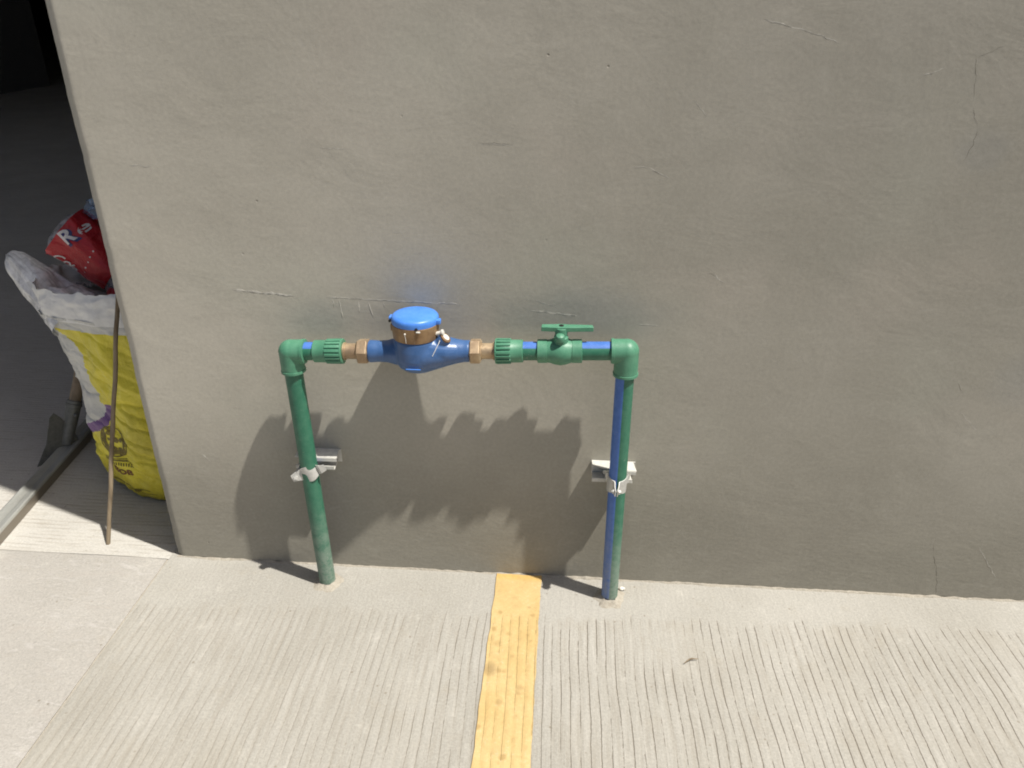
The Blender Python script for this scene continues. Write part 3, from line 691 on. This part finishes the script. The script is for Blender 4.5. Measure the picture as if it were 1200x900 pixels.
# ------------------------------------------------------------------ sack of rubbish beside the wall end
def nf(x, y, z): return noise.fractal(V((x, y, z)), .8, 2.1, 4)
def inpoly(x, z, P):
    c = False; n = len(P)
    for i in range(n):
        (x1, y1), (x2, y2) = P[i], P[(i+1) % n]
        if (y1 > z) != (y2 > z) and x < (x2-x1)*(z-y1)/(y2-y1)+x1: c = not c
    return c
sack = root('rubbish_sack', (-.98, .34, 0), 'bulging yellow and white printed sack with a clear liner, behind the wall end', 'sack')
KEY = [(0, -.93, .335, .10, .10), (.004, -.93, .335, .145, .14), (.025, -.938, .335, .165, .155), (.06, -.943, .335, .180, .165), (.14, -.948, .330, .188, .165), (.25, -.952, .325, .182, .155), (.36, -.952, .315, .182, .145), (.44, -.962, .305, .194, .135), (.475, -.97, .30, .202, .130)]
def key(z):
    for i in range(len(KEY)-1):
        if z <= KEY[i+1][0]:
            a, b = KEY[i], KEY[i+1]; t = (z-a[0])/(b[0]-a[0]); return [a[k]+(b[k]-a[k])*t for k in range(1, 5)]
    return list(KEY[-1][1:])
def spt(z, a):
    cx, cy, rx, ry = key(z)
    ca, sa = cos(a), sin(a); e = .95
    px = math.copysign(abs(ca)**e, ca); py = math.copysign(abs(sa)**e, sa)
    n = .018*nf(ca*1.3+4, sa*1.3, z*3)+.003*nf(ca*4, sa*4, z*12+3)
    fold = .006*(1-abs(nz(ca*2.2+z*5, sa*2.2, z*9)))**6 - .007*(1-abs(nz(ca*1.2, sa*1.2+7, z*22+ca*2)*2.2))**5*(1 if z < .3 else .5)
    q = 1+(n+fold)/.17
    return V((cx+rx*px*q, cy+ry*py*q, z))
WHITE = [(-1.40, .50), (-1.40, .20), (-1.13, .185), (-1.085, .200), (-1.035, .225), (-1.015, .262), (-1.040, .268), (-1.046, .30), (-1.052, .36), (-1.048, .385), (-1.062, .415), (-1.105, .448)]
PURP = [(-1.40, .190), (-1.40, .168), (-1.13, .160), (-1.07, .185), (-1.030, .212), (-1.003, .268), (-1.026, .268), (-1.040, .232), (-1.075, .210), (-1.12, .190)]
NZs, NA = 190, 300
zs = [.0+.475*(j/NZs)**1.0 for j in range(NZs+1)]
b = MB(); vs = [spt(z, 2*pi*i/NA) for z in zs for i in range(NA)]
fs = []; ms = []
for j in range(NZs):
    for i in range(NA):
        k = (i+1) % NA; f = (j*NA+i, j*NA+k, (j+1)*NA+k, (j+1)*NA+i); fs.append(f)
        c = (vs[f[0]]+vs[f[1]]+vs[f[2]]+vs[f[3]])/4
        mi = 0; lim = .447+.004*nz(c.x*20, 3)
        if c.z > lim: mi = 1
        elif inpoly(c.x, c.z, PURP) and c.y < .5: mi = 2
        elif inpoly(c.x, c.z, WHITE) and c.y < .5: mi = 1
        ms.append(mi)
fs.append(tuple(range(NA-1, -1, -1))); ms.append(0)
b.add(vs, fs, ms)
sk = b.build('sack_body', ['yel', 'wht', 'pur'], sack, angle=180)
bvh = BVHTree.FromPolygons(vs, fs)
# milky rolled top of the sack
b = MB(); NR = 26; NA2 = 200; vs = []
for j in range(NR+1):
    t = j/NR
    for i in range(NA2):
        a = 2*pi*i/NA2; p0 = spt(.466, a); c0 = V((-.985, .31, 0)); d = V((p0.x-c0.x, p0.y-c0.y, 0))
        left = max(0, -cos(a))**3; front = max(0, -sin(a))**2
        h = .466+t*(.045+.030*left+.022*front)
        q = 1.004+.028*t+.05*nf(cos(a)*4, sin(a)*4+2, t*2+1)*t - .10*t*t*(1-left) + .010*sin(a*11+t*5)*t
        vs.append(V((c0.x+d.x*q, c0.y+d.y*q, h+.012*nf(cos(a)*3, sin(a)*3, t)*t)))
fs = [(j*NA2+i, j*NA2+(i+1) % NA2, (j+1)*NA2+(i+1) % NA2, (j+1)*NA2+i) for j in range(NR) for i in range(NA2)]
b.add(vs, fs); b.build('sack_rim', 'milky', sack, angle=180)
# clear liner: a ring of film inside the rim and a long corner pulled out to the left
b = MB(); vs = []; NR = 24
for j in range(NR+1):
    t = j/NR
    for i in range(NA2):
        a = 2*pi*i/NA2; p0 = spt(.470, a); c0 = V((-.97, .30, 0)); d = V((p0.x-c0.x, p0.y-c0.y, 0))*.97
        cr = .012*nf(cos(a)*6, sin(a)*6, t*3)+.006*sin(a*23+t*4)*t
        rad = 1+.02*t-.10*t+cr*3*t
        vs.append(V((c0.x+d.x*rad, c0.y+d.y*rad, .462+t*.030+cr*t*.8)))
b.add(vs, [(j*NA2+i, j*NA2+(i+1) % NA2, (j+1)*NA2+(i+1) % NA2, (j+1)*NA2+i) for j in range(NR) for i in range(NA2)])
b.build('liner', 'film', sack, angle=180)
b = MB(); vs = []; P0 = V((-1.075, .265, .450)); P1 = V((-1.245, .305, .572)); NR = 46; NS = 90
ax = (P1-P0).normalized(); wv = V((ax.z, 0, -ax.x)).normalized(); dv = ax.cross(wv).normalized()
for j in range(NR+1):
    t = j/NR; c0 = P0+(P1-P0)*t-V((0, 0, .010))*sin(pi*t)
    endr = sqrt(max(0, 1-max(0, (t-.86)/.14)**2)) if t > .86 else 1
    wdt = (.062*(1-t)+.030*t)*(endr*.97+.03); dep = (.070*(1-t)**1.3+.014)*(endr*.97+.03)
    for i in range(NS):
        a = 2*pi*i/NS
        f = 1+.16*nf(cos(a)*1.6+3, sin(a)*1.6, t*1.6)+.03*sin(a*11+t*3)+.05*nz(cos(a)*7, sin(a)*7, t*2)
        drip = .030*max(0, 1-abs(t-.30)/.13)*max(0, sin(a-.2))**10
        vs.append(c0+wv*(cos(a)*wdt*f)+dv*(sin(a)*dep*f)+ax*.006*nf(cos(a)*3, sin(a)*3, 9)*(t > .7)-V((.02, 0, 1))*(.028*max(0, 1-abs(t-.42)/.14)*max(0, -cos(a-pi))**0*(max(0, cos(a))**8)))
b.add(vs, [(j*NS+i, j*NS+(i+1) % NS, (j+1)*NS+(i+1) % NS, (j+1)*NS+i) for j in range(NR) for i in range(NS)]+[tuple(NR*NS+i for i in range(NS))])
b.build('liner_corner', 'lobe', sack, angle=180)

# prints: flat shapes laid on a surface along a direction
def text_shape(txt, size, shear=0, bold=0):
    cu = bpy.data.curves.new('t', 'FONT'); cu.body = txt; cu.size = size; cu.shear = shear; cu.offset = bold
    cu.align_x = 'CENTER'; cu.align_y = 'CENTER'; cu.resolution_u = 3
    o = bpy.data.objects.new('t', cu); COL.objects.link(o)
    dg = bpy.context.evaluated_depsgraph_get(); me = bpy.data.meshes.new_from_object(o.evaluated_get(dg))
    bm = bmesh.new(); bm.from_mesh(me); bmesh.ops.triangulate(bm, faces=bm.faces[:])
    bmesh.ops.subdivide_edges(bm, edges=[e for e in bm.edges if e.calc_length() > size*.25], cuts=1)
    vs = [tuple(v.co[:2]) for v in bm.verts]; bm.verts.index_update(); fs = [tuple(v.index for v in f.verts) for f in bm.faces]
    bm.free(); bpy.data.objects.remove(o); bpy.data.curves.remove(cu); bpy.data.meshes.remove(me)
    return vs, fs
def arc_shape(cx, cz, r0, r1, a0, a1, n=24, wob=0):
    vs = []
    for i in range(n+1):
        a = a0+(a1-a0)*i/n; k = 1+wob*nz(a*3, cx*50)
        vs += [(cx+r0*cos(a), cz+r0*sin(a)), (cx+r1*k*cos(a), cz+r1*k*sin(a))]
    return vs, [(2*i, 2*i+1, 2*i+3, 2*i+2) for i in range(n)]
def disc_shape(cx, cz, rx, rz, rot=0, n=18):
    vs = [(cx, cz)]
    for rr in (.5, 1):
        for i in range(n):
            a = 2*pi*i/n; u, w_ = rx*rr*cos(a), rz*rr*sin(a); vs.append((cx+u*cos(rot)-w_*sin(rot), cz+u*sin(rot)+w_*cos(rot)))
    return vs, [(0, 1+i, 1+(i+1) % n) for i in range(n)]+[(1+i, 1+n+i, 1+n+(i+1) % n, 1+(i+1) % n) for i in range(n)]
def bar_shape(x0, x1, z0, z1, n=12):
    vs = []
    for i in range(n+1): x = x0+(x1-x0)*i/n; vs += [(x, z0), (x, z1)]
    return vs, [(2*i, 2*i+2, 2*i+3, 2*i+1) for i in range(n)]
def lay(tree, shapes, place, dirn, name, mat, parent, off=.0009):
    b = MB()
    for vs, fs in shapes:
        P = []
        for q in vs:
            o = place(q); hit = tree.ray_cast(o, dirn)
            P.append(hit[0]-V(dirn)*off if hit[0] is not None else None)
        ff = [f for f in fs if all(P[i] is not None for i in f) and max((P[i]-P[f[0]]).length for i in f) < .03]
        b.add([p or V((0, 0, -5)) for p in P], ff)
    used = sorted({i for f in b.f for i in f}); mp = {k: n for n, k in enumerate(used)}
    b.v = [b.v[k] for k in used]; b.f = [tuple(mp[i] for i in f) for f in b.f]
    return b.build(name, mat, parent, angle=180)
EX, EZ = -1.0260, .170
pl = lambda q: V((EX+q[0]*1.3, -.02, EZ+q[1]*1.3))
sh = [arc_shape(0, 0, .0285, .031, 0, 2*pi, 48), arc_shape(0, 0, .019, .028, radians(100), radians(262), 20, .25), arc_shape(0, 0, .021, .028, radians(-80), radians(62), 20, .25),
      disc_shape(-.004, .0175, .0095, .0052, .2), disc_shape(.004, .004, .0065, .006), disc_shape(-.012, .003, .0045, .003, .5), disc_shape(.015, .006, .0055, .0035, .8),
      disc_shape(-.006, -.012, .010, .004, -.3), disc_shape(.012, -.013, .008, .004, .2), disc_shape(.002, -.021, .011, .0045), bar_shape(-.034, .034, -.0385, -.036), bar_shape(-.028, .032, -.0345, -.0335)]
lay(bvh, sh, pl, (0, 1, 0), 'emblem_print', 'print', sk)
for k in range(13): lay(bvh, [bar_shape(-.030+k*.005, -.0275+k*.005, -.0465, -.0410, 2)], pl, (0, 1, 0), 'small_print', 'print', sk)
tv, tf = text_shape('BOB', .0165, 0, .0007); tv = [(x*1.35+.004, z-.061) for x, z in tv]
lay(bvh, [(tv, tf)], pl, (0, 1, 0), 'lettering', 'print2', sk)
lay(bvh, [bar_shape(-.045, .05, -.0995, -.0975), bar_shape(-.03, .06, -.108, -.107), disc_shape(.02, -.1025, .010, .003)], pl, (0, 1, 0), 'printed_line', 'print', sk)

# ------------------------------------------------------------------ bottles with red labels sticking out of the sack
def bottle(name, C, D, r, L, label, lab, text=True):
    D = V(D).normalized(); C = V(C); t = root(name, tuple(C), label, 'bottle')
    ref = V((0, -1, 0))
    def rm(tt, a, rr):
        return rr*(1+.17*nz(cos(a)*1.2+tt*9, sin(a)*1.2, C.x*9)+.10*nz(cos(a)*2.6, sin(a)*2.6, tt*22)-.05*(1-abs(nz(cos(a)*1.5+4, sin(a)*1.5, tt*14)*2))**4)
    b = MB(); prof = []
    for k in range(41):
        s_ = k/40*L; u = k/40
        rr = r*(.55+.45*sqrt(min(1, u/.10))) if u < .10 else r
        if u > .72: rr = r*(1-((u-.72)/.28)**1.6*.70)
        if lab[0]-.01 < u < lab[1]+.01: rr *= .985
        prof.append((s_, rr))
    b.lathe(C, D, prof, 56, ref=ref, rmod=rm)
    bd = b.build('bottle_body', 'pet', t, angle=180)
    b = MB(); prof = [(L*(lab[0]+(lab[1]-lab[0])*k/18), r*1.008) for k in range(19)]
    b.lathe(C, D, prof, 96, ref=ref, rmod=rm, caps=False)
    tree = BVHTree.FromPolygons([v.copy() for v in b.v], b.f)
    lb_ = b.build('label', 'red', t, angle=180)
    b = MB(); b.lathe(C+D*(L), D, [(0, .014), (.014, .014), (.015, .012)], 24); b.build('cap', 'red', t)
    return t, lb_, tree
bt, lbl, tree = bottle('plastic_bottle', (-1.100, .300, .643), (.72, .12, -.66), .060, .25, 'crumpled clear bottle with a curved red label, highest in the sack', (.05, .58))
def put(txt, size, cx, cz, rot, mat, name, shear=0, bold=0, off=.0012, st=1.):
    tv, tf = text_shape(txt, size, shear, bold)
    tv = [(cx+x*st*cos(rot)-z*sin(rot), cz+x*st*sin(rot)+z*cos(rot)) for x, z in tv]
    return lay(tree, [(tv, tf)], lambda q: V((q[0], .10, q[1])), (0, 1, 0), name, mat, lbl, off)
put('R', .044, -1.050, .634, .62, 'pblue', 'lettering', 0, .0024, .0010)
put('R', .042, -1.054, .636, .62, 'pwhite', 'lettering', 0, .0010, .0018)
put('e', .034, -1.031, .649, .62, 'pwhite', 'lettering', 0, .0006, .0014); put('C', .034, -1.014, .660, .62, 'pwhite', 'lettering', 0, .0006, .0014)
for dot in range(7): put('.', .03, -1.012-.008*dot, .610-.012*dot, .8, 'pwhite', 'dot')
put('Co', .030, -1.086, .583, -.6, 'pwhite', 'script_lettering', .35, .0006)
put('la', .030, -1.070, .564, -.9, 'pwhite', 'script_lettering', .35, .0006)
bt2, _, _ = bottle('plastic_bottle', (-.985, .30, .430), (.10, .10, 1), .046, .15, 'crumpled clear bottle with a dark red label, low at the wall edge', (.15, .55))
# thin films bunched round the bottles
def film(name, C, pts, label, mat, seed):
    b = MB(); n = 14; vs = []
    P = [V(p) for p in pts]
    for j in range(n+1):
        for i in range(n+1):
            u, w_ = i/n, j/n
            p = (P[0]*(1-u)+P[1]*u)*(1-w_)+(P[3]*(1-u)+P[2]*u)*w_
            e = .009*nf(u*3+seed, w_*3, seed); vs.append(p+V((e*.7, e*1.6, .010*nf(u*5, w_*5+seed, 2))))
    b.add(vs, [(j*(n+1)+i, j*(n+1)+i+1, (j+1)*(n+1)+i+1, (j+1)*(n+1)+i) for j in range(n) for i in range(n)])
    return tag(b.build(name, mat, angle=180), label, 'plastic film')
film('plastic_film', 0, [(-1.050, .32, .665), (-.995, .30, .655), (-.980, .30, .695), (-1.035, .32, .700)], 'crumpled pale blue film sticking up above the red bottle label', 'bluef', 3)
# ------------------------------------------------------------------ sticks, shovel, channel
b = MB(); A = V((-.994, .030, 0)); B = V((-.878, .130, .62)); pts = [A+(B-A)*(k/18)+V((.0025*nz(k*.4, 2), .002*nz(k*.4, 7), 0)) for k in range(19)]
b.tube(pts, [.0046+.0008*nz(k*.7, 4) for k in range(19)], 14)
tag(b.build('wooden_stick', 'wood', angle=50), 'thin weathered stick leaning in front of the yellow sack', 'stick')
sv = root('shovel', (-1.30, .38, 0), 'shovel with a worn wooden shaft standing left of the sack', 'shovel')
s0 = V((-1.300, .385, .030)); s1 = V((-1.262, .46, .205)); sd_ = (s1-s0).normalized()
b = MB(); b.tube([s0+sd_*(.10+.9*k/14)+V((.003*nz(k*.5), 0, 0)) for k in range(15)], [.0150+.0008*nz(k) for k in range(15)], 20); b.build('shaft', 'shaft', sv)
b = MB(); b.lathe(s0, sd_, [(0, .013), (.06, .0165), (.118, .0180), (.120, .0165)], 24); b.lathe(s0+sd_*.103, sd_, [(0, .0178), (.001, .0196), (.007, .0196), (.008, .0178)], 24)
b.lathe(s0+sd_*.085+V((.014, -.010, 0)), (.8, -.6, 0), [(0, .005), (.006, .005), (.008, .003)], 12); b.build('socket', 'iron', sv)
b = MB(); fr = (s0+V((0, 0, .0)), V((-.50, -.75, .0)).normalized(), V((-.10, -.02, 1)).normalized(), V((.75, -.5, .05)).normalized())
b.prism([(-.012, .075), (.0, .095), (.014, .085), (.045, .02), (.085, -.030), (.06, -.036), (-.03, -.036), (-.03, .02)], -.0012, .0012, fr)
b.build('blade', 'iron', sv, bevel=.0006)
# steel channel lying on the floor
b = MB(); x0, x1 = -1.271, -1.229; H = .028; th = .0018
prof = [(x0, .001), (x0, H), (x0+.004, H+.0012), (x0+.012, H-.0010), (x0+.021, H-.0030), (x0+.030, H-.0010), (x1-.004, H+.0012), (x1, H), (x1, .001), (x1-th, .001), (x1-th, H-.004), (x0+th, H-.004), (x0+th, .001)]
prof = [(x, z) for x, z in prof]
b.prism(prof, -.42, 1.35, ((0, 0, 0), (1, 0, 0), (0, 0, 1), (-.115, 1, 0)))
tag(b.build('steel_channel', 'chan', angle=25), 'long zinc steel channel lying on the floor left of the sack', 'metal channel')

# ------------------------------------------------------------------ small things on the floor
b = MB(); b.tube([(.247, -.222, .004), (.256, -.215, .006), (.262, -.211, .005), (.274, -.210, .004)], [.0006, .0016, .0014, .0005], 8)
tag(b.build('twig', 'wood'), 'tiny dark twig lying on the driveway right of the yellow line', 'twig')
def crumb(x, y, r, label, mat='white'):
    b = MB(); b.sphere((x, y, r*.6), r, (1.2, .8, .7), 8)
    for v in b.v:
        k = 1+.35*nz(v.x*300, v.y*300, v.z*300); v.x = x+(v.x-x)*k; v.y = y+(v.y-y)*k
    return tag(b.build('mortar_crumb', mat, angle=30), label, 'crumb')
crumb(.143, -.030, .0055, 'white crumb of mortar beside the foot of the right upright pipe')
# cement cone round each pipe foot
for (px, py) in ((-.4695, -.0570), (.1165, -.0555)):
    b = MB(); seg = 40
    prof = [(-.004, .036), (.0008, .029), (.0026, .022), (.0075, .0155)]
    b.lathe((px, py, 0), (0, 0, 1), prof, seg, rmod=lambda t, a, r: r*(1+.26*nz(cos(a)*1.7+px*9, sin(a)*1.7)+.10*nz(cos(a)*7, sin(a)*7+px)), caps=False)
    struct(b.build('cement_collar', 'mortar', angle=180), 'rough cement round the foot of the pipe')

for o in bpy.data.objects:
    if '_o' in o: del o['_o']
